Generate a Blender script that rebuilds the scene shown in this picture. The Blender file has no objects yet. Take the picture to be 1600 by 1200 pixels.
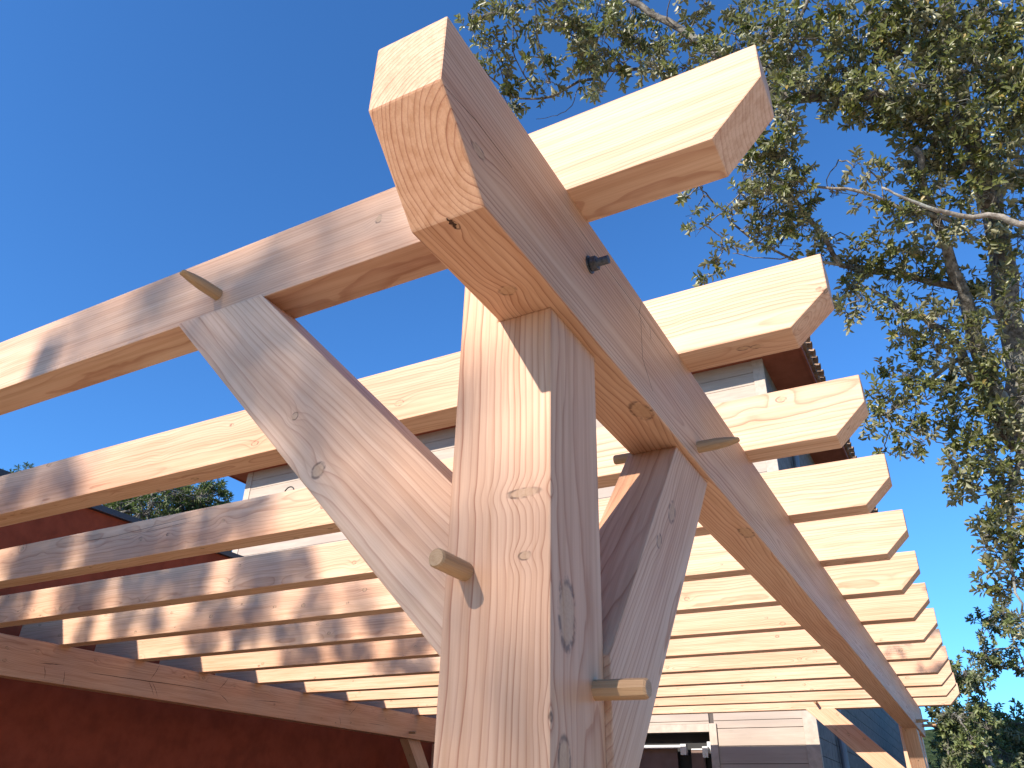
import bpy, bmesh, math, random
import numpy as np
from mathutils import Vector, Matrix
R_ = math.radians
sc = bpy.context.scene
COL = sc.collection

# ------------------------------------------------------------------ camera
CAM = Vector((0.74198, -1.10199, -0.84773))          # z = 0 is the underside of the main beam
FPX = 1220.6                                          # focal length in photo pixels (1600 wide)
XA = Vector((0.87734711, 0.4791945, 0.02519279))
YA = Vector((0.21262609, -0.43528494, 0.87482408))
FW = Vector((-0.43017693, 0.76216773, 0.48378524))
cam = bpy.data.cameras.new('camera'); co = bpy.data.objects.new('camera', cam); COL.objects.link(co)
co.matrix_world = Matrix(((XA.x, YA.x, -FW.x, CAM.x), (XA.y, YA.y, -FW.y, CAM.y), (XA.z, YA.z, -FW.z, CAM.z), (0, 0, 0, 1)))
cam.sensor_width = 36; cam.lens = 36 * FPX / 1600; cam.clip_start = .02; cam.clip_end = 3000
sc.camera = co
# ------------------------------------------------------------------ light
SUN = Vector((-0.2587, -0.8233, 0.5052)).normalized()   # towards the sun
world = bpy.data.worlds.new('World'); sc.world = world; world.use_nodes = True
wn = world.node_tree; bg = wn.nodes['Background']
sky = wn.nodes.new('ShaderNodeTexSky'); sky.sky_type = 'NISHITA'; sky.sun_disc = False
sky.sun_elevation = R_(30.3); sky.sun_rotation = math.atan2(SUN.x, SUN.y)
sky.air_density = 1.0; sky.dust_density = .25; sky.ozone_density = 4.0; sky.altitude = 100
tint = wn.nodes.new('ShaderNodeMix'); tint.data_type = 'RGBA'; tint.blend_type = 'MULTIPLY'; tint.inputs[0].default_value = 1
tint.inputs[7].default_value = (.51, .98, 1.40, 1)          # the camera's saturated blue
wn.links.new(sky.outputs[0], tint.inputs[6]); wn.links.new(tint.outputs[2], bg.inputs[0]); bg.inputs[1].default_value = .105
sl = bpy.data.lights.new('sun', 'SUN'); sl.energy = 5.0; sl.angle = R_(.53); sl.color = (1, .91, .80)
so = bpy.data.objects.new('sun', sl); COL.objects.link(so); so.rotation_euler = SUN.to_track_quat('Z', 'Y').to_euler()
so.location = (-3, -8, 8)
sc.view_settings.view_transform = 'Standard'; sc.view_settings.look = 'None'
sc.view_settings.exposure = .8; sc.view_settings.gamma = 1
sc.cycles.max_bounces = 8; sc.cycles.transparent_max_bounces = 8

GZ = -2.42                                            # the ground
W, D = .2, .208
B0, B1X, HB = .0865, .2286, .295
PITCH, RT, RH = .7339, .1156, .2047
XC, XE, ZC, XL = .5354, .6427, .1041, -5.7581
Y1 = .0128
YF = Y1 + 12 * PITCH                                   # front of the last rafter

# ------------------------------------------------------------------ helpers
def tag(o, label=None, cat=None, group=None, kind=None):
    if label: o['label'] = label
    if cat: o['category'] = cat
    if group: o['group'] = group
    if kind: o['kind'] = kind
    return o
def empty(name, loc, label=None, cat=None, group=None):
    o = bpy.data.objects.new(name, None); COL.objects.link(o); o.location = loc; o.empty_display_size = .2
    return tag(o, label, cat, group)
def link(name, me, mat=None, parent=None, mw=None):
    o = bpy.data.objects.new(name, me); COL.objects.link(o)
    if mat: me.materials.append(mat)
    if mw is not None: o.matrix_world = mw
    if parent:
        o.parent = parent; o.matrix_parent_inverse = wmat(parent).inverted()
    return o
def wmat(o):
    m = o.matrix_basis.copy()
    if o.parent: m = wmat(o.parent) @ o.matrix_parent_inverse @ m
    return m
def pyd(name, v, f, mat=None, parent=None, mw=None, smooth=False):
    me = bpy.data.meshes.new(name); me.from_pydata([tuple(p) for p in v], [], f); me.update()
    if smooth: me.polygons.foreach_set('use_smooth', [True] * len(me.polygons))
    return link(name, me, mat, parent, mw)
class MB:
    def __init__(s): s.v = []; s.f = []
    def box(s, a, b):
        n = len(s.v)
        for z in (a[2], b[2]):
            for x, y in ((a[0], a[1]), (b[0], a[1]), (b[0], b[1]), (a[0], b[1])): s.v.append((x, y, z))
        for q in ((0, 3, 2, 1), (4, 5, 6, 7), (0, 1, 5, 4), (1, 2, 6, 5), (2, 3, 7, 6), (3, 0, 4, 7)): s.f.append(tuple(n + i for i in q))
        return s
    def tube(s, pts, rad, k=8, cap=True):
        pts = [Vector(p) for p in pts]; n0 = len(s.v); up = Vector((.31, .57, .76)).normalized()
        for i, p in enumerate(pts):
            t = (pts[min(i + 1, len(pts) - 1)] - pts[max(i - 1, 0)]).normalized()
            u = t.cross(up); u = u.normalized() if u.length > 1e-4 else t.orthogonal().normalized(); w = t.cross(u)
            r = rad[i] if hasattr(rad, '__len__') else rad
            for j in range(k):
                a = 2 * math.pi * j / k; s.v.append(tuple(p + u * (r * math.cos(a)) + w * (r * math.sin(a))))
        for i in range(len(pts) - 1):
            for j in range(k):
                a = n0 + i * k + j; b = n0 + i * k + (j + 1) % k; s.f.append((a, b, b + k, a + k))
        if cap:
            s.f.append(tuple(n0 + j for j in range(k))[::-1]); s.f.append(tuple(n0 + (len(pts) - 1) * k + j for j in range(k)))
        return s
    def build(s, name, mat, parent=None, smooth=False): return pyd(name, s.v, s.f, mat, parent, None, smooth)
def at(u, v, s):
    d = (XA * ((u - 800) / FPX) - YA * ((v - 600) / FPX) + FW).normalized(); return CAM + d * s
def on(u, v, ax, val):
    d = XA * ((u - 800) / FPX) - YA * ((v - 600) / FPX) + FW; return CAM + d * ((val - CAM[ax]) / d[ax])

# ------------------------------------------------------------------ node helper
class NT:
    def __init__(s, name):
        s.m = bpy.data.materials.new(name); s.m.use_nodes = True; s.t = s.m.node_tree; s.n = s.t.nodes
        s.b = s.n['Principled BSDF']
    def put(s, sock, v):
        if v is None: return
        if hasattr(v, 'is_output') or isinstance(v, bpy.types.NodeSocket): s.t.links.new(v, sock)
        else:
            try: sock.default_value = v
            except TypeError: sock.default_value = (v, v, v)
    def math(s, op, a, b=None, c=None, clamp=False):
        n = s.n.new('ShaderNodeMath'); n.operation = op; n.use_clamp = clamp
        s.put(n.inputs[0], a); s.put(n.inputs[1], b); s.put(n.inputs[2], c); return n.outputs[0]
    def vm(s, op, a, b=None):
        n = s.n.new('ShaderNodeVectorMath'); n.operation = op; s.put(n.inputs[0], a); s.put(n.inputs[1], b)
        return n.outputs['Value'] if op in ('LENGTH', 'DISTANCE', 'DOT_PRODUCT') else n.outputs[0]
    def noise(s, vec, scale=1., detail=2., rough=.5, out=0):
        n = s.n.new('ShaderNodeTexNoise'); s.put(n.inputs['Vector'], vec); n.inputs['Scale'].default_value = scale
        n.inputs['Detail'].default_value = detail; n.inputs['Roughness'].default_value = rough; return n.outputs[out]
    def mixc(s, f, a, b, mode='MIX'):
        n = s.n.new('ShaderNodeMix'); n.data_type = 'RGBA'; n.blend_type = mode
        s.put(n.inputs[0], f)
        for k, x in ((6, a), (7, b)):
            if isinstance(x, tuple): x = (*x, 1)[:4]
            s.put(n.inputs[k], x)
        return n.outputs[2]
    def ramp(s, f, stops, interp='LINEAR'):
        n = s.n.new('ShaderNodeValToRGB'); n.color_ramp.interpolation = interp; e = n.color_ramp.elements
        while len(e) < len(stops): e.new(.5)
        for i, (p, c) in enumerate(stops):
            e[i].position = p; e[i].color = (c, c, c, 1) if isinstance(c, (int, float)) else (*c, 1)
        s.put(n.inputs[0], f); return n.outputs[0]
    def sstep(s, x, a, b):
        n = s.n.new('ShaderNodeMapRange'); n.interpolation_type = 'SMOOTHSTEP'; s.put(n.inputs[0], x)
        n.inputs[1].default_value = a; n.inputs[2].default_value = b; return n.outputs[0]
    def attr(s, name):
        n = s.n.new('ShaderNodeAttribute'); n.attribute_type = 'OBJECT'; n.attribute_name = name; return n.outputs['Fac']
    def coord(s): return s.n.new('ShaderNodeTexCoord').outputs['Object']
    def sep(s, v):
        n = s.n.new('ShaderNodeSeparateXYZ'); s.put(n.inputs[0], v); return n.outputs
    def comb(s, x, y, z):
        n = s.n.new('ShaderNodeCombineXYZ'); s.put(n.inputs[0], x); s.put(n.inputs[1], y); s.put(n.inputs[2], z); return n.outputs[0]
    def bump(s, h, strength=.3, dist=.002):
        n = s.n.new('ShaderNodeBump'); n.inputs['Strength'].default_value = strength; n.inputs['Distance'].default_value = dist
        s.put(n.inputs['Height'], h); s.t.links.new(n.outputs[0], s.b.inputs['Normal'])
    def done(s, col, rough=.6, spec=.3):
        s.put(s.b.inputs['Base Color'], (*col, 1) if isinstance(col, tuple) and len(col) == 3 else col)
        s.put(s.b.inputs['Roughness'], rough); s.b.inputs['Specular IOR Level'].default_value = spec; return s.m

EARLY, LATE = (.70, .475, .325), (.40, .185, .11)
def wood(name, knots=(), freq=95, contrast=.55, early=EARLY, late=LATE, random_knots=True, fiber=1.):
    """sawn softwood: grain along local X, rings about a pith line set per timber"""
    t = NT(name); P = t.coord(); x, y, z = t.sep(P)
    seed = t.attr('seed'); S = t.comb(seed, t.math('MULTIPLY', seed, 1.7), t.math('MULTIPLY', seed, .6))
    Q = t.vm('ADD', P, S)
    lo = t.noise(t.vm('MULTIPLY', Q, (1.1, 2.6, 2.6)), 1, 2, .5, 1)
    lo = t.vm('MULTIPLY', t.vm('SUBTRACT', lo, (.5, .5, .5)), (0, .055, .055))
    mid = t.noise(t.vm('MULTIPLY', Q, (5, 16, 16)), 1, 2, .5, 1)
    mid = t.vm('MULTIPLY', t.vm('SUBTRACT', mid, (.5, .5, .5)), (0, .010, .010))
    pv = t.vm('ADD', t.vm('ADD', P, lo), mid)
    _, wy, wz = t.sep(pv)
    py = t.math('SUBTRACT', wy, t.attr('pith_y')); pz = t.math('SUBTRACT', wz, t.attr('pith_z'))
    r = t.math('SQRT', t.math('ADD', t.math('MULTIPLY', py, py), t.math('MULTIPLY', pz, pz)))
    masks, rims, push = [], [], None
    def addknot(d):
        nonlocal push
        g = t.math('MULTIPLY', t.math('EXPONENT', t.math('MULTIPLY', t.math('MULTIPLY', d, d), -.13)), .013)
        push = g if push is None else t.math('ADD', push, g)
        masks.append(t.sstep(d, 1.1, .75))
        rims.append(t.math('MULTIPLY', t.sstep(d, .72, .95), t.sstep(d, 1.3, 1.02)))
    jit = t.vm('MULTIPLY', t.vm('SUBTRACT', t.noise(Q, 70, 2, .5, 1), (.5, .5, .5)), (.0035, .0035, .0035))
    PJ = t.vm('ADD', P, jit)
    for (c, rr) in knots:                              # centre and three radii, local
        addknot(t.vm('LENGTH', t.vm('MULTIPLY', t.vm('SUBTRACT', PJ, tuple(c)), tuple(1 / q for q in rr))))
    kd = None
    if random_knots:
        n = t.n.new('ShaderNodeTexVoronoi'); t.put(n.inputs['Vector'], t.vm('MULTIPLY', t.vm('ADD', PJ, S), (5.5, 9, 9))); n.inputs['Scale'].default_value = 1
        addknot(t.math('DIVIDE', n.outputs['Distance'], .095))
    if push is not None: r = t.math('ADD', r, push)
    rn = t.noise(t.comb(t.math('MULTIPLY', r, 22), seed, 0), 1, 2)
    ph = t.math('MULTIPLY', t.math('ADD', r, t.math('MULTIPLY', rn, .02)), freq)
    fr = t.math('FRACT', ph)
    ring = t.ramp(fr, [(0, .2), (.1, 0), (.6, .10), (.82, .45), (.93, 1), (.98, .85), (1, .2)])
    cell = t.n.new('ShaderNodeTexWhiteNoise'); cell.noise_dimensions = '1D'; t.put(cell.inputs['W'], t.math('FLOOR', ph))
    ring = t.math('MULTIPLY', ring, t.math('ADD', .55, t.math('MULTIPLY', cell.outputs[0], .6)))
    fib = t.noise(t.vm('MULTIPLY', Q, (5, 420, 420)), 1, 3, .6)
    fib2 = t.noise(t.vm('MULTIPLY', Q, (2.2, 60, 60)), 1, 2, .6)
    col = t.mixc(t.math('MULTIPLY', ring, contrast, clamp=True), early, late)
    col = t.mixc(t.sstep(fib2, .35, .75), col, t.mixc(1, col, (.84, .77, .70), 'MULTIPLY'))
    col = t.mixc(t.math('MULTIPLY', t.sstep(fib, .35, .75), .35 * fiber), col, t.mixc(1, col, (.72, .62, .55), 'MULTIPLY'))
    big = t.noise(t.vm('MULTIPLY', Q, (.8, 5, 5)), 1, 2)
    col = t.mixc(t.math('MULTIPLY', t.sstep(big, .35, .7), .6), col, t.mixc(1, col, (.90, .74, .66), 'MULTIPLY'))
    for k, m in enumerate(masks):
        nz = t.noise(Q, 160, 2)
        kc = t.mixc(nz, (.38, .21, .11), (.60, .42, .26))
        col = t.mixc(t.math('MULTIPLY', m, .7), col, kc)
    for m in rims:
        nz = t.sstep(t.noise(Q, 55, 2), .36, .62)
        col = t.mixc(t.math('MULTIPLY', m, t.math('MULTIPLY', nz, .72)), col, (.09, .042, .024))
    # end-grain check lines and mill marks
    col = t.mixc(t.attr('tone'), col, t.mixc(1, col, (.78, .62, .50), 'MULTIPLY'))
    sp = t.noise(Q, 300, 1)
    h = t.math('ADD', t.math('MULTIPLY', fib, .5), t.math('SUBTRACT', t.math('MULTIPLY', sp, .25), t.math('MULTIPLY', ring, .45)))
    t.bump(h, .35, .0012)
    return t.done(col, t.math('ADD', .5, t.math('MULTIPLY', ring, .15)), .28)

def plain(name, col, rough=.6, var=.15, scale=6, spec=.3, metal=0, bump=0, bs=80):
    t = NT(name); P = t.coord()
    n = t.noise(P, scale, 4, .6); c = t.mixc(t.sstep(n, .3, .7), tuple(v * (1 - var) for v in col), tuple(min(1, v * (1 + var)) for v in col))
    if bump: t.bump(t.noise(P, bs, 4, .6), bump, .004)
    t.b.inputs['Metallic'].default_value = metal
    return t.done(c, rough, spec)

# ------------------------------------------------------------------ timbers
def prism(name, poly, ext, grain, mat, parent, bevel=.003, pith=(.03, -.11), seed=None, tone=0, wav=0):
    """polygon of world points extruded by ext; local X follows the grain"""
    poly = [Vector(p) for p in poly]; ext = Vector(ext)
    X = Vector(grain).normalized(); Y = ext.normalized(); Z = X.cross(Y).normalized()
    c = sum(poly, Vector()) / len(poly) + ext / 2
    mw = Matrix(((X.x, Y.x, Z.x, c.x), (X.y, Y.y, Z.y, c.y), (X.z, Y.z, Z.z, c.z), (0, 0, 0, 1)))
    inv = mw.inverted(); bm = bmesh.new()
    a = [bm.verts.new(inv @ p) for p in poly]; b = [bm.verts.new(inv @ (p + ext)) for p in poly]
    n = len(poly); bm.faces.new(a[::-1]); bm.faces.new(b)
    for i in range(n): bm.faces.new((a[i], a[(i + 1) % n], b[(i + 1) % n], b[i]))
    bmesh.ops.recalc_face_normals(bm, faces=bm.faces)
    if bevel:
        bmesh.ops.bevel(bm, geom=list(bm.edges), offset=bevel, segments=2, profile=.6, affect='EDGES')
    me = bpy.data.meshes.new(name); bm.to_mesh(me); bm.free()
    for pl in me.polygons: pl.use_smooth = False
    o = link(name, me, mat, parent, mw)
    o['seed'] = float(seed if seed is not None else rnd.uniform(0, 60)); o['pith_y'] = float(pith[0]); o['pith_z'] = float(pith[1]); o['tone'] = float(tone)
    return o
def locof(o, p): return tuple(wmat(o).inverted() @ Vector(p))
rnd = random.Random(7)

pergola = empty('pergola', (0, 0, GZ), 'large new sawn timber pergola with chamfered rafters, braced posts and wooden pegs', 'pergola')

MW = wood('sawn_softwood')
def set_knots(o, name, ks, **kw):
    lk = []
    for (p, rr) in ks: lk.append((locof(o, p), rr))
    o.data.materials.clear(); o.data.materials.append(wood(name, lk, **kw))

# front post: right half carries the beam, the left cheek runs up beside it
def post(x0, x1, y0, cheek, bx, seed, pith, top=HB - .003):
    if cheek > 0: poly = [(x0, y0, GZ), (x1, y0, GZ), (x1, y0, 0), (bx, y0, 0), (bx, y0, top), (x0, y0, top)]
    else: poly = [(x0, y0, GZ), (x1, y0, GZ), (x1, y0, top), (bx, y0, top), (bx, y0, 0), (x0, y0, 0)]
    return prism('post', poly, (0, D, 0), (0, 0, 1), MW, pergola, .0035, pith, seed)
p0 = post(0, W, 0, 1, B0 - .001, 3.1, (.05, .17))
set_knots(p0, 'post_softwood', [((on(818, 770, 1, 0)), (.0085, .008, .030)), (on(820, 868, 1, 0), (.007, .006, .011)),
    (on(886, 958, 0, W), (.055, .030, .012)), (on(882, 1188, 0, W), (.03, .02, .01)), (on(868, 1120, 1, 0), (.012, .01, .01))],
    random_knots=False, freq=95, contrast=.8, fiber=.6); p0['tone'] = .5
p1 = post(0, W, YF - Y1, 1, B0 - .001, 21.4, (-.05, .15))
dxm = XL + .0579                                   # mirrored beam on the house side
p2 = post(XL - .199, XL + .0579, YF - Y1, -1, XL + .001, 30.2, (.08, .1))
p3 = post(XL - .199, XL + .0579, 0, -1, XL + .001, 12.2, (.08, .1))

# main beam, both ends chamfered
E1, E2, ZM = .2975, .4417, .1456
def beam(xa, xb, ys, ye, seed, pith, both=True):
    poly = [(xa, ys, ZM), (xa, ys, HB), (xa, ye, HB), (xa, ye, ZM), (xa, ye - (E2 - E1), 0), (xa, ys + (E2 - E1), 0)]
    return prism('main_beam', poly, (xb - xa, 0, 0), (0, 1, 0), MW, pergola, .004, pith, seed)
mb = beam(B0, B1X, -E2, YF + .36, 5.5, (.10, .07))
set_knots(mb, 'beam_softwood', [(on(748, 236, 0, B1X), (.022, .008, .010)), (on(793, 454, 2, 0), (.014, .016, .004)),
    (on(1002, 642, 2, 0), (.045, .022, .010)), (on(1166, 832, 2, 0), (.06, .02, .01)), (on(1120, 880, 0, B1X), (.03, .01, .01)),
    (on(712, 352, 2, 0), (.010, .006, .008))], random_knots=False, freq=105, contrast=.8, late=(.36, .17, .10), fiber=1.)
mb['tone'] = .55
mb2 = beam(XL - .142, XL, -E2, YF + .36, 15.5, (.03, -.1)); mb2['tone'] = .5

# rafters: the right ends chamfered, the left ends cut square by the red wall
XR = -6.36
def rafter(i):
    y = Y1 + i * PITCH
    zc = ZC + {0: .009, 1: -.012}.get(i, rnd.uniform(-.004, .004)); ex = rnd.uniform(-.004, .004) if i else 0
    z0 = HB - .003
    bow = rnd.uniform(-.003, .003)
    zl = -.010 if i == 0 else (.008 if i == 1 else bow)
    poly = [(XR, y, z0), (XC + ex, y, z0), (XE + ex, y, HB + zc), (XE + ex, y, HB + RH), (XR, y, HB + RH)]
    return prism('rafter', poly, (0, RT, 0), (1, 0, 0), MW, pergola, .003, (rnd.uniform(-.1, .1), rnd.choice((-1, 1)) * rnd.uniform(.06, .2)), rnd.uniform(0, 80), rnd.uniform(0, .35))
raf = [rafter(i) for i in range(13)]
set_knots(raf[0], 'front_rafter_softwood', [(on(592, 342, 1, Y1), (.010, .006, .012)), (on(1180, 250, 2, HB), (.02, .02, .01))], freq=120, contrast=.5, random_knots=False)
raf[0]['pith_z'] = .25; raf[0]['pith_y'] = .03; raf[0]['tone'] = .25

# braces
def brace_x(y, seed, sgn=1, ks=None):
    a = [(-.930, y, HB), (-.622, y, HB), (.0, y, -.325), (.0, y, -.628)]
    return prism('brace', [Vector(q) for q in a], (0, .128, 0), (.93, 0, -.9), MW, pergola, .003, (.10, -.19), seed, .2)
ba = brace_x(.006, 9.3)
set_knots(ba, 'brace_softwood', [(on(461, 650, 1, .006), (.009, .006, .009)), (on(497, 735, 1, .006), (.016, .008, .017))], random_knots=False, freq=88, contrast=.5)
bfar = brace_x(YF - .004, 44.)
def brace_y(xa, xb, y0, y1, name='brace', seed=1., pith=(.1, .08)):
    """from a post face at y0 up to the beam underside; y1 towards the beam"""
    s = 1 if y1 > y0 else -1
    a = [(xa, y0, -.905), (xa, y0, -.60), (xa, y0 + s * .505, 0), (xa, y0 + s * .785, 0)]
    return prism(name, [Vector(q) for q in a], (xb - xa, 0, 0), (0, s * .78, .9), MW, pergola, .003, pith, seed, .25)
bb = brace_y(.078, .212, D, 1)
set_knots(bb, 'side_brace_softwood', [(on(1050, 800, 0, .212), (.035, .01, .018)), (on(1030, 845, 0, .212), (.02, .01, .012))], random_knots=False, freq=90, contrast=.6)
bb['tone'] = .5
brace_y(.078, .212, YF - Y1, -1, seed=3.)
brace_y(XL - .19, XL - .06, YF - Y1, -1, seed=5.)
brace_y(XL - .19, XL - .06, D, 1, seed=6.)

# pegs
MP = wood('peg_wood', random_knots=False, freq=300, contrast=.35, early=(.47, .33, .19), late=(.30, .19, .105))
def peg(p, d, L, r, pointed=0, side=None, k=14, back=.03):
    p = Vector(p); d = Vector(d).normalized()
    u = d.orthogonal().normalized() if side is None else (Vector(side) - Vector(side).project(d)).normalized(); w = d.cross(u)
    mw = Matrix(((d.x, u.x, w.x, p.x), (d.y, u.y, w.y, p.y), (d.z, u.z, w.z, p.z), (0, 0, 0, 1)))
    st = [(-back, r, r), (0, r, r)]
    if pointed: st += [(L * .45, r, r * .98), (L * .75, r * .9, r * .72), (L * .97, r * .75, r * .32), (L, r * .6, r * .18)]
    else: st += [(L * .5, r, r * 1.01), (L - .004, r * .99, r), (L, r * .84, r * .86)]
    v, f = [], []
    for (a, ru, rw) in st:
        for j in range(k):
            t = 2 * math.pi * j / k; q = 1 + .03 * math.sin(3 * t + p.x * 40); v.append((a, ru * q * math.cos(t), rw * q * math.sin(t)))
    for i in range(len(st) - 1):
        for j in range(k): f.append((i * k + j, i * k + (j + 1) % k, (i + 1) * k + (j + 1) % k, (i + 1) * k + j))
    f.append(tuple(range(k))[::-1]); f.append(tuple((len(st) - 1) * k + j for j in range(k)))
    o = pyd('peg', v, f, MP, pergola, mw); o['seed'] = rnd.uniform(0, 9); o['pith_y'] = .006; o['pith_z'] = .02; o['tone'] = .3
    return o
peg(on(727, 893, 1, 0), (-.04, -1, .02), .085, .0165)
pa = on(341, 461, 1, Y1); peg(pa, Vector(on(283, 424, 0, pa.x - .02)) - pa, (on(283, 424, 0, pa.x - .02) - pa).length, .0165, 1, side=(1, 0, 0))
# chopped end on the peg of the right post face
pp = on(930, 1078, 0, W)
pg = peg(pp, (1, -.03, -.02), .094, .0165, k=8)
pb = on(1091, 699, 0, B1X); peg(pb, (1, .12, .07), .112, .0165, 1, side=(0, 1, 0))
peg((.078, pb.y + -.055, .035), (-1, 0, .02), .075, .0135)
for q in ((-.80, YF, HB + .06), (.05, YF - Y1, -.5)): peg(q, (0, -1, 0), .10, .016)
peg((B1X, YF - .85, .055), (1, 0, .05), .11, .016, 1); peg((B1X, YF + .05, .10), (1, 0, 0), .13, .015)
peg((XL, YF - .85, .07), (1, 0, -.02), .10, .016)
for q in ((XL, 4.3, .1),): pass

# bolt through the beam
steel = plain('dark_steel', (.10, .10, .105), .45, .35, 120, .5, .8, .3, 300)
pbt = on(921, 414, 0, B1X)
bolt = empty('bolt', pbt); bolt.parent = pergola; bolt.matrix_parent_inverse = wmat(pergola).inverted()
MB().tube([pbt, pbt + Vector((.003, 0, 0))], .020, 24).build('washer', steel, bolt)
nv = [pbt + Vector((a, 0, 0)) for a in (.003, .005, .0175, .019)]
MB().tube(nv, [.0150, .0165, .0165, .0150], 6).build('nut', steel, bolt)
tp, tr = [], []
for i in range(26):
    tp.append(pbt + Vector((.016 + i * .0011, 0, 0))); tr.append(.0088 + (.0007 if i % 2 else 0))
MB().tube(tp, tr, 14).build('threaded_rod', steel, bolt)

# drying cracks: thin dark fissures, part of their timber
dark = plain('crack_shadow', (.06, .028, .016), .9, .2, 40)
def crack(o, pts, w0, nrm, name='drying_crack'):
    """a narrow sliver hugging the surface, pointed at both ends"""
    nrm = Vector(nrm); P_ = [Vector(p) for p in pts]; v, f = [], []
    m = 6; Q = []
    for a, b in zip(P_[:-1], P_[1:]):
        for k in range(m): Q.append(a.lerp(b, k / m))
    Q.append(P_[-1]); n = len(Q)
    for i, q in enumerate(Q):
        t = (Q[min(i + 1, n - 1)] - Q[max(i - 1, 0)]).normalized(); s = t.cross(nrm).normalized()
        w = w0 * (min(1, i / 4, (n - 1 - i) / 4) * .9 + .1) * rnd.uniform(.6, 1.2); j = s * rnd.uniform(-1, 1) * w0 * .5
        v += [q + s * w + j + nrm * .0003, q - s * w + j + nrm * .0003, q - nrm * .002 + j]
        if i:
            a = 3 * (i - 1); b = 3 * i; f += [(a, a + 1, b + 1, b), (a + 1, a + 2, b + 2, b + 1), (a + 2, a, b, b + 2)]
    f += [(0, 2, 1), (3 * n - 3, 3 * n - 2, 3 * n - 1)]
    return pyd(name, v, f, dark, o)
xs = lambda u, v: on(u, v, 0, B1X)
c0 = xs(890, 336); c1 = xs(1052, 560)
crack(mb, [c0, xs(940, 408), xs(992, 478), c1], .0008, (1, 0, 0))
crack(mb, [xs(695, 135), xs(745, 190), xs(800, 262)], .0005, (1, 0, 0))
crack(mb, [xs(1001, 495), xs(1004, 560), xs(1020, 612)], .0006, (1, 0, 0))
crack(mb, [xs(1002, 472), xs(998, 492), xs(1008, 512)], .0006, (1, 0, 0))
crack(mb, [xs(1015, 508), xs(1017, 530)], .0006, (1, 0, 0))
zb = lambda u, v: on(u, v, 2, 0)
crack(mb, [zb(699, 341), zb(707, 349), zb(714, 358)], .0045, (0, 0, -1), 'bark_pocket')
crack(p0, [on(1, 1, 1, 0)] * 0 or [on(797, 778, 1, -.0), on(800, 779, 1, 0)], .0009, (0, -1, 0))
xl = lambda u, v: on(u, v, 0, XL)
crack(mb2, [xl(135, 1050), xl(200, 1060), xl(290, 1072), xl(345, 1082)], .003, (1, 0, 0))
for a, b in (((235, 1062), (250, 1038)), ((340, 1080), (358, 1058)), ((343, 1084), (357, 1098)), ((98, 1070), (101, 1048)), ((70, 1060), (69, 1040)), ((61, 1036), (100, 1039)),
             ((238, 1066), (246, 1088)), ((232, 1064), (240, 1086)), ((396, 1094), (448, 1098)), ((545, 1118), (560, 1100)), ((576, 1130), (600, 1134)), ((530, 1120), (532, 1133)), ((640, 1118), (646, 1104))):
    crack(mb2, [xl(*a), xl((a[0] + b[0]) / 2 + 1, (a[1] + b[1]) / 2), xl(*b)], .0022, (1, 0, 0))
r1c = [(60, 845), (130, 838), (230, 822), (330, 800)]
crack(raf[2], [on(98, 850, 1, Y1 + 2 * PITCH), on(170, 840, 1, Y1 + 2 * PITCH), on(250, 820, 1, Y1 + 2 * PITCH), on(320, 803, 1, Y1 + 2 * PITCH)], .0012, (0, -1, 0))
crack(raf[2], [on(188, 841, 1, Y1 + 2 * PITCH), on(260, 824, 1, Y1 + 2 * PITCH), on(310, 811, 1, Y1 + 2 * PITCH)], .0009, (0, -1, 0))

# ------------------------------------------------------------------ ground
def ground_mat(name, ca, cb):
    t = NT(name); P = t.coord()
    n = t.noise(P, 40, 5, .7); n2 = t.noise(P, .4, 3)
    c = t.mixc(n, ca, cb); c = t.mixc(t.sstep(n2, .5, .7), c, tuple(q * .8 for q in ca))
    t.bump(n, .6, .02); return t.done(c, .9, .1)
tag(pyd('ground', [(-900, -900, GZ), (900, -900, GZ), (900, 900, GZ), (-900, 900, GZ)], [(0, 1, 2, 3)], ground_mat('dry_earth', (.15, .11, .065), (.30, .225, .14))), kind='structure')
tag(pyd('bounce_slab', [(-2.2, -7, GZ + .004), (7, -7, GZ + .004), (7, 6, GZ + .004), (-2.2, 6, GZ + .004)], [(0, 1, 2, 3)], ground_mat('pale_bounce_gravel', (.50, .40, .29), (.80, .67, .51))), kind='structure')  # unseen pale slab, added to bounce light up at the near timbers

# ------------------------------------------------------------------ grey timber house
YH, HX0, HX1, ZS = 9.78, -11.76, -1.01, 5.42
def clad_mat():
    t = NT('grey_weathered_boards'); P = t.coord()
    n = t.noise(t.vm('MULTIPLY', P, (3, 3, 30)), 1, 4, .6); n2 = t.noise(t.vm('MULTIPLY', P, (.8, .8, 5)), 1, 2)
    x, y, z = t.sep(P)
    ns = t.noise(t.vm('MULTIPLY', P, (2, 2, 60)), 1, 3, .7)
    c = t.mixc(n, (.33, .27, .22), (.52, .435, .36)); c = t.mixc(t.sstep(n2, .4, .7), c, (.37, .305, .255))
    c = t.mixc(t.math('MULTIPLY', t.sstep(ns, .62, .72), .35), c, (.22, .17, .15))
    t.bump(n, .3, .004); return t.done(c, .75, .15)
MC = clad_mat(); MTR = plain('grey_trim_boards', (.45, .375, .31), .7, .12, 12, .15)
MRED = plain('red_render', (.27, .057, .027), .85, .16, 5, .1, 0, .5, 160)
MSOF = plain('red_soffit_boards', (.30, .105, .065), .7, .12, 4, .15)
MTILE = plain('clay_roof_tile', (.30, .20, .135), .85, .35, 3, .1, 0, .4, 60)
house = empty('timber_house', (-6, 14, GZ), 'two storey house with grey board cladding, red soffit and clay tile roof', 'house')
DX0, DX1, DZ = -4.7, -2.31, .167                        # sliding door opening
MSIDE = plain('shaded_side_boards', (.20, .18, .165), .8, .2, 9, .12)  # shade of the side wall put into a darker board colour
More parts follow.
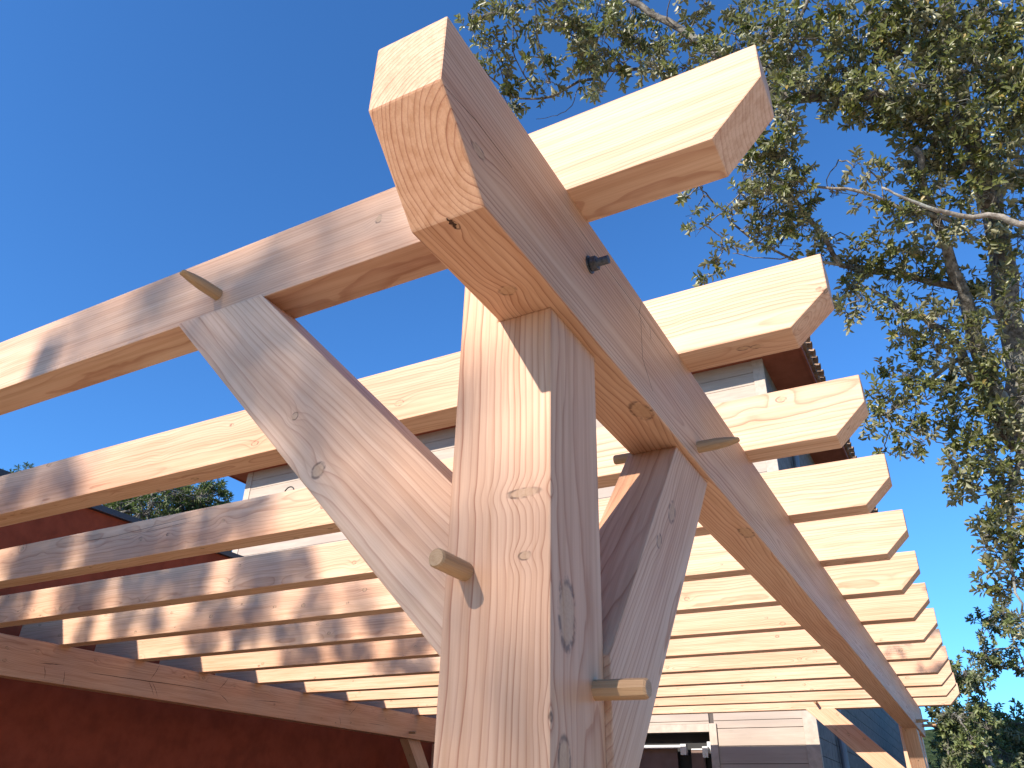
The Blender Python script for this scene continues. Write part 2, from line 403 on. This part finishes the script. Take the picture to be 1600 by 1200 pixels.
def clad(axis, pos, a0, a1, z0, z1, holes, name, out):
    m = MB(); h = .205; z = z1
    while z > z0:
        zz = max(z0, z - h + .007); spans = [(a0, a1)]
        for (h0, h1, hz) in holes:
            if zz < hz - .02:
                spans = [q for s_ in spans for q in ((s_[0], min(s_[1], h0)), (max(s_[0], h1), s_[1])) if q[1] - q[0] > .02]
        for s_ in spans:
            if axis == 'y': m.box((s_[0], pos - out, zz), (s_[1], pos, z))
            else: m.box((pos, s_[0], zz), (pos + out, s_[1], z))
        z -= h
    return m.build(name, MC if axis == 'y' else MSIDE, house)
wl = MB()
wl.box((HX0, YH, GZ), (DX0, YH + .25, ZS)); wl.box((DX1, YH, GZ), (HX1, YH + .25, ZS)); wl.box((DX0, YH, DZ), (DX1, YH + .25, ZS))
wl.box((HX0, YH + .25, GZ), (HX0 + .25, 26, ZS)); wl.box((HX1 - .25, YH + .25, GZ), (HX1, 26, ZS)); wl.box((HX0 + .25, 25.75, GZ), (HX1 - .25, 26, ZS))
wl.build('wall', plain('dark_joint', (.10, .085, .075), .9), house)
clad('y', YH, HX0 + .13, DX1 - .002, DZ + .10, ZS - .002, [], 'cladding', .022)
clad('y', YH, DX1 + .10, HX1 - .13, GZ + .1, .20, [], 'cladding', .022)
clad('y', YH, DX1 + .064, HX1 - .13, .208, ZS - .002, [], 'cladding', .022)
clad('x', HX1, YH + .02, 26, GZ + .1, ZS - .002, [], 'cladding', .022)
tm = MB(); tm.box((HX1 - .127, YH - .034, GZ), (HX1 + .034, YH + .03, ZS - .003)); tm.build('corner_trim', MTR, house)
tm = MB(); tm.box((HX0 - .03, YH - .034, GZ), (HX0 + .127, YH + .03, ZS - .003)); tm.build('corner_trim', MTR, house)
tm = MB(); tm.box((DX1, YH - .05, GZ), (DX1 + .095, YH + .02, .264)); tm.build('door_trim', MTR, house)
tm = MB(); tm.box((DX0, YH - .05, DZ + .0), (DX1 - .002, YH + .02, DZ + .095)); tm.build('door_trim', MTR, house)
# side: pipe
MB().tube([(HX1 + .09, 11.2, GZ), (HX1 + .09, 11.2, ZS - .3)], .05, 12).build('drain_pipe', plain('grey_zinc', (.20, .21, .23), .5, .1, 4, .4, .3), house)
# sliding doors
blk = plain('black_door_frame', (.014, .014, .015), .5, .1, 4, .3); alu = plain('brushed_aluminium', (.60, .62, .64), .35, .06, 30, .5, .7)
bro = plain('brown_shutter_boards', (.15, .09, .07), .45, .15, 5, .4)
MB().box((DX0, YH + .14, GZ), (DX1, YH + .2, DZ)).build('door_frame', blk, house)
d1 = MB().box((DX0, YH + .03, GZ + .05), (-2.78, YH + .06, -.02)).build('sliding_door', bro, house)
MB().box((DX0, YH - .02, -.02), (-2.68, YH + .03, .02)).build('rail', alu, d1)
MB().box((-2.715, YH - .03, -.10), (-2.64, YH + .05, .028)).build('end_cap', alu, d1)
d2 = MB().box((-2.61, YH + .08, GZ + .05), (-2.43, YH + .10, -.035)).build('sliding_door', bro, house)
MB().box((-2.60, YH + .07, -.035), (-2.43, YH + .10, -.02)).build('rail', alu, d2)
MB().box((-2.435, YH + .0, -.13), (-2.365, YH + .06, -.0)).build('end_cap', alu, d2)
MB().box((-2.385, YH + .065, -.08), (-2.335, YH + .11, .06)).build('end_cap', alu, d2)
# soffit, fascia, roof
OV = .57
m = MB(); m.box((HX0 - .48, YH - OV, ZS), (HX1 + .60, 26.5, ZS + .05)); m.build('soffit', MSOF, house)
m = MB(); m.box((HX1 + .60, YH - OV - .03, ZS - .02), (HX1 + .64, 26.5, ZS + .10)); m.box((HX0 - .48, YH - OV - .03, ZS - .02), (HX1 + .598, YH - OV - .002, ZS + .10)); m.box((HX0 - .52, YH - OV - .03, ZS - .02), (HX0 - .482, 26.5, ZS + .10)); m.build('fascia', MSOF, house)
m = MB(); SL = .30; ex, ey, wx = HX1 + .64, YH - OV - .03, HX0 - .52; zt = ZS + .115; hw = (ex - wx) / 2
rv = [(ex, ey, zt), (wx, ey, zt), (wx, 26.5, zt), (ex, 26.5, zt), (ex - hw, ey + hw, zt + hw * SL), (ex - hw, 26.5, zt + hw * SL)]
m.v = rv; m.f = [(0, 4, 1), (1, 4, 5, 2), (0, 3, 5, 4), (3, 2, 5), (0, 1, 2, 3)]
roof = m.build('roof', MTILE, house)
tl = MB()
def halfpipe(p, d, r0, L, up, flip=1):
    """one cover tile course: tapered half pipe with thickness"""
    p = Vector(p); d = Vector(d).normalized(); s = d.cross(Vector(up)).normalized(); n = s.cross(d).normalized(); k = 7; n0 = len(tl.v)
    for q, (a, rr) in enumerate(((0, r0), (L, r0 * .8))):
        for off in (0, -.014):
            for j in range(k):
                t = math.pi * j / (k - 1); tl.v.append(tuple(p + d * a + s * math.cos(t) * (rr + off) + n * flip * math.sin(t) * (rr + off) * .85))
    for j in range(k - 1):
        tl.f += [(n0 + j, n0 + j + 1, n0 + 2 * k + j + 1, n0 + 2 * k + j), (n0 + k + j, n0 + 3 * k + j, n0 + 3 * k + j + 1, n0 + k + j + 1), (n0 + j, n0 + k + j, n0 + k + j + 1, n0 + j + 1)]
y = ey + .12; nn = Vector((SL, 0, 1)).normalized()
while y < 26.4:
    L = min(hw, y - ey); a = 0
    while a < min(L, 1.7):
        j = rnd.uniform(-.012, .012)
        halfpipe((ex + .11 - a + j, y + rnd.uniform(-.01, .01), zt + (a - .1) * SL + .06 + .018), (-1, 0, SL - .03), .095, .45, (0, 0, 1))
        a += .38
    halfpipe((ex + .07, y + .12, zt - .04 + .05), (-1, 0, SL), .09, .5, (0, 0, 1), -1)
    y += .24
x = ex - .3
while x > wx + .2:
    a = 0
    while a < min(.8, ex - x, x - wx):
        halfpipe((x, ey - .10 + a, zt + (a - .1) * SL + .06), (0, 1, SL - .03), .095, .45, (0, 0, 1)); a += .38
    x -= .24
tl.build('eave_tiles', MTILE, roof)
# cable loop on the wall
lp = on(452, 768, 1, YH - .10)
m = MB(); m.tube([lp + Vector((.13 * math.cos(t), 0, .13 * math.sin(t) - .03)) for t in [i * math.pi * 2 / 24 for i in range(25)]], .013, 8, False)
tag(m.build('cable_loop', plain('black_cable', (.02, .02, .02), .5), None, True), 'small black cable loop showing above a rafter against the pale house wall', 'cable')
m = MB()

# red wing: rendered wall with dark flashing
RX, RZ = -6.5, 1.76
wing = empty('red_building', (RX - 2, 3, GZ), 'low flat roofed building with dark red rendered wall at the left of the pergola', 'building')
MB().box((-11, -2.0, GZ), (RX, YH - .06, RZ - .06)).build('wall', MRED, wing)
fl = MB(); fl.box((RX - .30, -2.05, RZ - .058), (RX + .05, YH - .04, RZ)); fl.box((-11.04, -2.05, RZ - .058), (RX - .302, -1.75, RZ)); fl.build('roof_flashing', plain('dark_zinc_flashing', (.045, .047, .055), .45, .1, 3, .4, .2), wing)

# ------------------------------------------------------------------ trees
def leaf_mat(name, a, b, under, yellow=.04, trans=.25, rough=.38):
    t = NT(name); g = t.n.new('ShaderNodeNewGeometry'); ri = g.outputs['Random Per Island']
    c = t.mixc(ri, a, b)
    y = t.math('GREATER_THAN', t.math('FRACT', t.math('MULTIPLY', ri, 37.3)), 1 - yellow); c = t.mixc(y, c, (.30, .22, .07))
    c = t.mixc(g.outputs['Backfacing'], c, under)
    tr = t.n.new('ShaderNodeBsdfTranslucent'); t.put(tr.inputs[0], t.mixc(1, c, (1.0, 1.25, .5), 'MULTIPLY'))
    mx = t.n.new('ShaderNodeMixShader'); mx.inputs[0].default_value = trans
    t.done(c, rough, .5); out = t.n['Material Output']
    t.t.links.new(t.b.outputs[0], mx.inputs[1]); t.t.links.new(tr.outputs[0], mx.inputs[2]); t.t.links.new(mx.outputs[0], out.inputs[0])
    return t.m
def bark_mat(name, a, b):
    t = NT(name); P = t.coord(); n = t.noise(P, 28, 5, .7); n2 = t.noise(P, 7, 3)
    c = t.mixc(t.sstep(n, .35, .65), a, b); c = t.mixc(t.sstep(n2, .55, .7), c, (.30, .30, .26)); t.bump(n, .9, .012); return t.done(c, .9, .1)
BARK = bark_mat('grey_oak_bark', (.07, .062, .052), (.24, .22, .19)); PALE = bark_mat('bleached_dead_wood', (.17, .145, .12), (.34, .30, .25))
HOLM = leaf_mat('holm_oak_leaves', (.060, .070, .018), (.175, .180, .055), (.26, .25, .15))

def leaves_mesh(name, pos, dirs, ups, lens, wid, mat, parent):
    n = len(pos); pos = np.array(pos); d = np.array(dirs); u = np.array(ups); L = np.array(lens)[:, None]
    d /= np.linalg.norm(d, axis=1)[:, None]; s = np.cross(d, u); s /= np.linalg.norm(s, axis=1)[:, None] + 1e-9; nn = np.cross(s, d)
    w = L * wid; cup = w * .35
    v = np.stack([pos, pos + d * L * .33 + s * w * .5 + nn * cup, pos + d * L * .70 + s * w * .42 + nn * cup * .8,
                  pos + d * L - nn * L * .08, pos + d * L * .70 - s * w * .42 + nn * cup * .8, pos + d * L * .33 - s * w * .5 + nn * cup], 1).reshape(-1, 3)
    base = (np.arange(n) * 6)[:, None]
    f = np.concatenate([base + np.array([0, 1, 2, 3]), base + np.array([0, 3, 4, 5])], 1).reshape(-1)
    me = bpy.data.meshes.new(name); me.vertices.add(6 * n); me.vertices.foreach_set('co', v.ravel().astype(np.float32))
    me.loops.add(8 * n); me.loops.foreach_set('vertex_index', f.astype(np.int32)); me.polygons.add(2 * n)
    me.polygons.foreach_set('loop_start', (np.arange(2 * n) * 4).astype(np.int32)); me.update(calc_edges=True); me.validate()
    return link(name, me, mat, parent)
class Crown:
    def __init__(s, seed): s.r = np.random.RandomState(seed); s.p = []; s.d = []; s.u = []; s.l = []; s.tw = MB(); s.nodes = []
    def branch(s, pts, r0, r1, k=7, mb=None, sub=4):
        """a limb through the given points, smoothed and slightly crooked"""
        P_ = [Vector(p) for p in pts]; Q = []
        for i in range(len(P_) - 1):
            a, b = P_[i], P_[i + 1]; pa_ = P_[max(i - 1, 0)]; pb_ = P_[min(i + 2, len(P_) - 1)]
            for k_ in range(sub):
                t = k_ / sub; t2, t3 = t * t, t * t * t
                q = .5 * ((2 * a) + (b - pa_) * t + (2 * pa_ - 5 * a + 4 * b - pb_) * t2 + (3 * a - pa_ - 3 * b + pb_) * t3)
                if k_ or i: q = q + Vector(s.r.normal(0, 1, 3)) * min((b - a).length * .025, .03)
                Q.append(q)
        Q.append(P_[-1]); n = len(Q); rad = [r0 + (r1 - r0) * i / (n - 1) for i in range(n)]
        rad = [q * s.r.uniform(.9, 1.12) for q in rad]
        (mb or s.tw).tube(Q, rad, k); s.nodes += Q; return Q
    def sprig(s, base, tip, nl, L):
        base, tip = Vector(base), Vector(tip); ax = tip - base; l = ax.length; ax.normalize(); u0 = ax.orthogonal().normalized(); v0 = ax.cross(u0); ph = s.r.uniform(0, 6.28)
        for i in range(nl):
            t = (i + .6) / nl; t = t ** .7; a = ph + i * 2.4 + s.r.normal(0, .35); out = u0 * math.cos(a) + v0 * math.sin(a)
            op = .45 + .75 * (1 - t) + s.r.normal(0, .15); d = out * math.sin(op + .25) + ax * math.cos(op + .25) + Vector((0, 0, -.12))
            s.p.append(base.lerp(tip, t)); s.d.append(d); up = ax * 1.0 - out * .2 + Vector((0, 0, .35)) + Vector(s.r.normal(0, .25, 3)); s.u.append(up); s.l.append(L * s.r.uniform(.65, 1.25))
    def clump(s, c, rad, n, L=.042, nl=10, join=True, tr=.0018, hang=0.):
        c = Vector(c)
        if join and s.nodes:
            near = min(s.nodes, key=lambda q: (q - c).length_squared)
            if (near - c).length > .05: s.branch([near, near.lerp(c, .5) + Vector(s.r.normal(0, .03, 3)), c], max(tr * 2.2, .004), tr * 1.4, 5, sub=3)
        hubs = [c + Vector(s.r.normal(0, .38, 3)) * rad for _ in range(max(1, n // 6))]
        for h in hubs: s.tw.tube([c, c.lerp(h, .5) + Vector(s.r.normal(0, .06, 3)) * rad, h], [tr * 1.4, tr * 1.2, tr], 4, False)
        for i in range(n):
            v = Vector(s.r.normal(0, 1, 3)).normalized() * rad * s.r.uniform(.25, 1) ** .6
            p = c + v; h = min(hubs, key=lambda q: (q - p).length_squared)
            o = (p - h); o = o.normalized() if o.length > 1e-4 else Vector((0, 0, 1))
            dr = (o + v.normalized() * .5 + Vector((0, 0, .25 - hang)) + Vector(s.r.normal(0, .35, 3))).normalized()
            ln = L * s.r.uniform(1.2, 2.4); tip = p + dr * ln
            s.tw.tube([h, h.lerp(p, .55) + Vector(s.r.normal(0, .02, 3)), p, tip], [tr, tr * .8, tr * .7, tr * .4], 3, False)
            s.sprig(p - dr * .01, tip, nl, L)
    def finish(s, root, leafmat, barkmat, wid=.42):
        if s.tw.v: s.tw.build('branches', barkmat, root, True)
        leaves_mesh('crown', s.p, s.d, s.u, s.l, wid, leafmat, root)

# holm oak leaning over the pergola from the right
oak = empty('holm_oak', (2.9, 4.6, GZ), 'large holm oak with lichened grey limbs leaning in over the right of the pergola', 'tree')
C1 = Crown(11); tk = MB()
C1.branch([(2.9, 4.6, GZ - .1), (2.6, 4.5, -1.2), at(1700, 1050, 5.2), at(1660, 850, 5.0), at(1606, 670, 4.9), at(1582, 500, 4.9), at(1556, 350, 4.95), at(1515, 200, 5.0), at(1484, 80, 5.1), at(1476, -60, 5.2), at(1440, -220, 5.6)], .105, .02, 12, tk)
tk.build('trunk', BARK, oak, True)
def far_(u, v): return 1.0 * min(1, max(0, (1220 - u) / 300)) if v < 200 else 0.
def br(l, s0, s1, r0, r1, k=7):
    n = len(l); return C1.branch([at(u, v, s0 + (s1 - s0) * i / (n - 1) + far_(u, v)) for i, (u, v) in enumerate(l)], r0, r1, k)
br([(1597, 670), (1530, 560), (1500, 450), (1455, 330), (1430, 230)], 4.8, 4.5, .045, .015)
br([(1545, 320), (1520, 225), (1440, 180), (1350, 150), (1210, 150), (1130, 95), (1060, 45), (1000, 10), (940, -40)], 4.85, 4.4, .045, .014)
br([(1590, 700), (1520, 590), (1480, 520), (1400, 478), (1362, 452)], 4.8, 4.5, .034, .009)
br([(1500, 560), (1420, 620), (1380, 650)], 4.7, 4.6, .014, .005)
br([(1500, 450), (1400, 425), (1315, 412), (1272, 345), (1200, 255), (1150, 215)], 4.7, 4.4, .020, .007)
br([(1330, 415), (1240, 405), (1170, 370), (1120, 320), (1092, 288)], 4.6, 4.3, .009, .003)
br([(1240, 405), (1190, 403), (1145, 396)], 4.5, 4.4, .004, .002, 5)
br([(1350, 150), (1210, 148), (1100, 142), (1000, 110), (905, 127), (862, 150), (800, 150), (757, 108)], 4.7, 4.2, .016, .004)
br([(905, 127), (893, 165), (870, 180), (838, 186)], 4.3, 4.2, .0035, .0015, 5)
br([(840, 150), (805, 90), (800, 20), (790, -40)], 4.2, 4.3, .005, .002, 5)
br([(860, 130), (840, 60), (835, -20)], 4.25, 4.3, .005, .002, 5)
br([(800, 150), (770, 80), (735, 30)], 4.2, 4.2, .004, .0018, 5)
br([(1350, 150), (1370, 60), (1340, -30)], 4.7, 4.9, .02, .012)
br([(1210, 150), (1240, 60), (1270, -20)], 4.6, 4.7, .014, .008)
br([(1630, 620), (1590, 720), (1575, 800), (1580, 880), (1596, 960)], 4.7, 4.6, .02, .005)
br([(1260, 270), (1225, 245), (1195, 215)], 4.4, 4.4, .003, .0015, 5)
br([(1310, 250), (1290, 290), (1330, 305)], 4.4, 4.4, .003, .0015, 5)
dd = Crown(12); q_ = dd.branch([at(1620, 352, 4.3), at(1560, 342, 4.3), at(1480, 332, 4.25), at(1425, 314, 4.2), at(1378, 293, 4.2)], .017, .005, 8)
dd.branch([at(1500, 345, 4.6), at(1440, 330, 4.5), at(1390, 318, 4.5), at(1340, 298, 4.4), at(1268, 291, 4.4)], .014, .006, 7)
dd.tw.build('dead_branch', PALE, oak, True)
# (u, v, radius px, sprigs, distance)
CL = [(738, 22, 22, 5, 4.2), (735, 48, 22, 4, 4.2), (775, 20, 20, 5, 4.2), (800, 15, 22, 7, 4.3), (770, 80, 26, 8, 4.2), (745, 110, 22, 6, 4.2), (790, 118, 26, 8, 4.2), (795, 150, 24, 8, 4.2), (826, 95, 14, 4, 4.2), (812, 50, 18, 4, 4.3), (840, 40, 18, 4, 4.3),
 (850, 100, 16, 3, 4.25), (858, 128, 26, 8, 4.25), (830, 5, 20, 5, 4.3), (880, 20, 32, 15, 4.35), (930, 30, 40, 24, 4.5), (900, 60, 30, 14, 4.3), (950, 70, 38, 20, 4.4), (905, 100, 24, 9, 4.3), (920, 118, 22, 8, 4.3), (965, 108, 26, 10, 4.3), (990, 70, 34, 16, 4.4), (985, 20, 36, 16, 4.6),
 (940, 146, 15, 4, 4.2), (1020, 100, 26, 10, 4.4), (1030, 55, 26, 9, 4.5), (1075, 60, 34, 13, 4.5), (1110, 95, 36, 15, 4.5), (1065, 105, 26, 8, 4.4), (1150, 60, 36, 16, 4.6), (1160, 20, 34, 12, 4.7), (1200, 50, 40, 22, 4.6), (1200, 100, 34, 18, 4.6), (1230, 20, 34, 12, 4.8), (1100, 5, 22, 5, 4.6), (1050, -10, 22, 4, 4.6),
 (1245, 90, 34, 16, 4.6), (1290, 60, 34, 14, 4.7), (1270, 120, 36, 20, 4.6), (1230, 140, 34, 20, 4.5), (1310, 110, 36, 20, 4.7), (1330, 50, 34, 13, 4.8), (1300, 10, 36, 13, 4.8), (1320, 160, 30, 16, 4.6), (1375, 90, 45, 30, 4.7), (1380, 30, 42, 24, 4.8), (1370, 145, 40, 26, 4.6), (1430, 60, 48, 36, 4.8), (1430, 130, 48, 38, 4.7), (1430, 0, 42, 24, 4.9),
 (1490, 40, 50, 34, 4.9), (1500, 110, 50, 38, 4.8), (1480, 170, 48, 36, 4.7), (1550, 20, 52, 40, 5.0), (1560, 90, 52, 42, 4.9), (1570, 160, 52, 42, 4.8), (1420, 190, 42, 26, 4.6), (1450, 235, 44, 28, 4.6), (1520, 230, 50, 38, 4.7), (1590, 240, 46, 34, 4.7), (1610, 60, 46, 32, 4.9), (1610, 140, 46, 32, 4.8), (1395, 175, 28, 10, 4.5),
 (1232, 180, 16, 4, 4.4), (1240, 198, 12, 3, 4.4), (1210, 165, 22, 8, 4.5), (1345, 185, 16, 5, 4.5), (1372, 178, 18, 6, 4.5),
 (1225, 215, 28, 14, 4.4), (1190, 235, 32, 18, 4.4), (1230, 250, 34, 20, 4.4), (1175, 275, 34, 20, 4.4), (1215, 290, 38, 28, 4.4), (1255, 290, 28, 14, 4.4), (1240, 330, 38, 26, 4.4), (1195, 325, 34, 20, 4.4), (1160, 300, 26, 10, 4.3), (1230, 368, 34, 18, 4.45), (1265, 350, 26, 10, 4.4), (1200, 375, 28, 10, 4.4), (1170, 355, 20, 5, 4.35), (1140, 330, 16, 4, 4.3), (1280, 395, 28, 12, 4.5),
 (1070, 308, 11, 3, 4.3), (1085, 336, 12, 3, 4.3), (1093, 357, 13, 4, 4.3), (1128, 388, 15, 5, 4.3), (1118, 412, 16, 5, 4.3), (1108, 430, 15, 5, 4.3), (1095, 290, 12, 3, 4.3),
 (1335, 262, 18, 7, 4.4), (1360, 268, 18, 7, 4.4), (1395, 265, 26, 12, 4.4), (1430, 275, 34, 20, 4.5), (1345, 320, 18, 6, 4.4), (1390, 325, 26, 12, 4.4), (1415, 345, 34, 20, 4.5), (1450, 300, 36, 20, 4.5), (1490, 280, 42, 28, 4.6), (1550, 290, 46, 30, 4.7), (1600, 310, 42, 26, 4.7), (1465, 350, 34, 18, 4.6), (1530, 350, 34, 15, 4.6), (1590, 380, 42, 24, 4.8), (1300, 305, 10, 3, 4.4),
 (1345, 385, 22, 9, 4.5), (1325, 425, 26, 14, 4.5), (1360, 410, 30, 16, 4.5), (1400, 400, 34, 18, 4.5), (1440, 400, 36, 18, 4.6), (1315, 460, 24, 12, 4.5), (1345, 470, 24, 11, 4.5), (1400, 440, 32, 14, 4.5), (1320, 490, 16, 6, 4.5), (1470, 440, 34, 15, 4.6), (1410, 490, 34, 16, 4.5), (1450, 500, 36, 17, 4.6), (1500, 470, 36, 17, 4.7), (1550, 430, 36, 16, 4.7),
 (1560, 490, 38, 18, 4.7), (1600, 450, 34, 14, 4.8), (1430, 545, 30, 13, 4.6), (1470, 555, 34, 17, 4.6), (1520, 540, 38, 20, 4.7), (1580, 550, 40, 22, 4.7), (1395, 520, 20, 7, 4.5), (1420, 585, 26, 12, 4.6), (1385, 585, 18, 7, 4.55), (1375, 615, 24, 10, 4.55), (1400, 635, 26, 12, 4.6), (1370, 655, 22, 10, 4.55), (1395, 680, 16, 5, 4.55), (1385, 705, 13, 4, 4.55), (1350, 655, 10, 3, 4.5),
 (1430, 650, 24, 10, 4.6), (1455, 620, 30, 14, 4.6), (1440, 690, 14, 5, 4.6), (1420, 705, 12, 3, 4.6), (1455, 665, 18, 7, 4.6), (1490, 600, 36, 20, 4.7), (1500, 650, 30, 16, 4.65), (1540, 600, 40, 24, 4.7), (1590, 620, 40, 26, 4.7), (1550, 660, 38, 24, 4.7), (1500, 690, 24, 11, 4.6), (1530, 705, 34, 20, 4.6), (1580, 700, 40, 26, 4.7),
 (1495, 730, 18, 8, 4.55), (1490, 745, 14, 5, 4.5), (1525, 745, 28, 15, 4.6), (1560, 760, 36, 22, 4.6), (1515, 775, 18, 8, 4.55), (1600, 770, 36, 22, 4.7), (1550, 800, 26, 12, 4.6), (1590, 815, 34, 18, 4.6), (1550, 835, 20, 9, 4.55), (1570, 860, 28, 14, 4.6), (1545, 855, 14, 5, 4.5), (1600, 870, 30, 14, 4.6), (1560, 895, 18, 7, 4.6), (1550, 920, 18, 8, 4.6), (1580, 925, 24, 11, 4.6), (1600, 965, 20, 6, 4.6), (1605, 915, 22, 8, 4.6)]
for (u, v, rp, n, s_) in CL:
    s2 = s_ + far_(u, v) + C1.r.uniform(-.15, .15); C1.clump(at(u, v, s2), max(rp * .45, rp - 13) / FPX * s2, max(2, int(n * (1.25 if v < 245 else .62 if 1290 < u < 1400 and v < 395 else .9) + .5)), (.0090 if v < 245 else .0084) * s2, 10)
C1.finish(oak, HOLM, BARK, .44)

# tree on the sunny side, behind the viewer: it dapples the left of the pergola
sht = empty('shade_tree', (-4.8, -8.6, GZ), 'evergreen oak standing on the sunny side in front of the pergola', 'tree')
C2 = Crown(5)
C2.branch([(-4.8, -8.6, GZ - .1), (-4.7, -8.5, -.5), (-4.4, -8.2, 1.5), (-4.2, -8.0, 3.5), (-4.0, -7.8, 5.2)], .2, .06, 12)
def shade(p, s_, rad, n, L=.05, nl=9): C2.clump(Vector(p) + SUN * s_, rad, n, L, nl, tr=.003)
TG = []
def tgt(u, v, i, rad, n, s_=14.5): TG.append((on(u, v, 1, Y1 + i * PITCH), s_, rad, int(n * (4.2 if i in (2, 3) else 3.2 if i > 3 else 1.6))))
for a in [(250, 470, 0, .10, 12), (380, 440, 0, .07, 7), (440, 385, 0, .07, 7), (505, 365, 0, .05, 4), (350, 560, 0, .10, 9), (400, 600, 0, .09, 9), (420, 500, 0, .08, 7), (470, 660, 0, .09, 8), (520, 690, 0, .07, 6), (330, 500, 0, .08, 8),
          (60, 770, 1, .28, 60), (-20, 760, 1, .3, 60), (110, 740, 1, .10, 10),
          (60, 880, 2, .30, 60), (170, 855, 2, .22, 44), (250, 840, 2, .16, 24), (330, 820, 2, .10, 12), (400, 800, 2, .10, 9), (-60, 880, 2, .3, 50),
          (20, 945, 3, .20, 34), (130, 930, 3, .24, 45), (220, 915, 3, .20, 34), (290, 905, 3, .18, 28), (410, 895, 3, .20, 32), (460, 900, 3, .12, 12),
          (130, 990, 4, .10, 10), (190, 975, 4, .12, 14), (240, 970, 4, .10, 10), (330, 960, 4, .20, 28), (400, 950, 4, .18, 26), (490, 945, 4, .12, 12), (560, 940, 4, .06, 5),
          (320, 1000, 5, .16, 22), (380, 995, 5, .14, 18), (450, 985, 5, .18, 22), (520, 975, 5, .14, 16), (600, 965, 5, .16, 18),
          (470, 1025, 6, .20, 30), (550, 1015, 6, .22, 32), (640, 1010, 6, .16, 18), (610, 1048, 7, .14, 16), (655, 1045, 7, .14, 18),
          (720, 650, 0, .045, 5), (728, 700, 0, .028, 2)]: tgt(*a)
for (p, s_, rad, n) in TG: shade(p, s_ + C2.r.uniform(-1.2, 1.2), rad, n)
# thin outer foliage: half light over the post foot, the brace and the left of the first rafter
for k in range(900):
    x_ = C2.r.uniform(-1.5, .3); z_ = C2.r.uniform(-1.1, .5)
    if x_ > -.16 and z_ > -.30 - x_ * .3: continue
    C2.clump(Vector((x_, 0, z_)) + SUN * C2.r.uniform(17, 20), .10, 2, .038, 7, join=(k % 9 == 0), tr=.0015)
C2.finish(sht, HOLM, BARK)

# far trees: (name, base, height, crown radius, ...)
PINE = leaf_mat('pine_needles', (.05, .085, .02), (.13, .17, .045), (.10, .13, .04), 0, .25, .5)
FARL = leaf_mat('far_oak_leaves', (.10, .13, .045), (.23, .26, .10), (.22, .23, .14), .02, .3, .5)
def far_tree(name, label, base, h, cr, seed, mat, n=30, L=.22, wid=.3, flat=.55, nl=16, cat='tree', group=None, low=.45):
    t = empty(name, base, label, cat, group); c = Crown(seed); b = Vector(base)
    mbk = MB(); top = b + Vector((.2, .1, h * .75)); c.branch([b - Vector((0, 0, .1)), b.lerp(top, .5) + Vector((.15, -.1, 0)), top], h * .03, h * .012, 8, mbk); mbk.build('trunk', BARK, t, True)
    for i in range(n):
        a = c.r.uniform(0, 6.283); e = c.r.uniform(-.6, 1); rr = cr * c.r.uniform(.35, 1) * math.sqrt(max(.1, 1 - e * e * .7))
        p = b + Vector((rr * math.cos(a), rr * math.sin(a), h - cr * flat + cr * flat * e))
        c.clump(p, cr * .26, 12, L, nl, tr=h * .0018)
    c.finish(t, mat, BARK, wid); return t
def gp(u, dist):
    d = at(u, 1000, 1) - CAM; d.z = 0; d.normalize(); return Vector((CAM.x + d.x * dist, CAM.y + d.y * dist, GZ))
def azp(az, dist): return Vector((CAM.x + math.sin(R_(az)) * dist, CAM.y + math.cos(R_(az)) * dist, GZ))
far_tree('pine_tree', 'round topped green pine rising beyond the red building, beside the grey house', azp(-54.5, 27), 10.6, 2.8, 21, PINE, 120, .15, .24, .7, 24, low=.2)
far_tree('pine_tree', 'small pine tip just above the left end of the second rafter', azp(-62.2, 30), 11.15, 1.1, 22, PINE, 22, .15, .24, .8, 22, low=.3)
far_tree('oak_tree', 'dark leafy oak right behind the far end of the main beam', azp(-.7, 14.5), 3.85, .55, 31, FARL, 46, .07, .45, 2.3, 16)
far_tree('oak_tree', 'loose leafy treetop at the right edge above the wooded slope', azp(2.7, 16), 4.9, .7, 32, FARL, 15, .075, .45, 1.1, 14)
far_tree('oak_tree', 'broad olive green oak low at the bottom right corner', azp(1.3, 19), 3.6, 1.3, 33, FARL, 80, .09, .45, 1.2, 14)
far_tree('oak_tree', 'green oak seen behind the pergola far post', azp(-.1, 25), 3.8, 1.4, 34, FARL, 50, .11, .45, 1.1, 14)
# wooded hill
def hill():
    t = NT('wooded_slope'); P = t.coord(); n = t.noise(P, .35, 5, .7); n2 = t.noise(P, 1.5, 4, .7)
    c = t.mixc(t.sstep(n, .35, .65), (.035, .055, .02), (.10, .13, .05)); t.bump(n2, 1., 1.5); m_ = t.done(c, .95, .05)
    v, f = [], []; nx, ny = 90, 30; r = np.random.RandomState(3)
    for j in range(ny):
        for i in range(nx):
            x_ = -120 + i * 3.5; y_ = 60 + j * 5
            z_ = GZ - .5 + 16 * math.exp(-((y_ - 140) / 45) ** 2) * (.75 + .25 * math.sin(x_ * .03 + 2)) * math.exp(-((x_ - 30) / 90) ** 2) + r.uniform(0, 1.2)
            v.append((x_, y_, z_))
    for j in range(ny - 1):
        for i in range(nx - 1): f.append((j * nx + i, j * nx + i + 1, (j + 1) * nx + i + 1, (j + 1) * nx + i))
    tag(pyd('hill', v, f, m_, None, None, True), kind='structure')
hill()
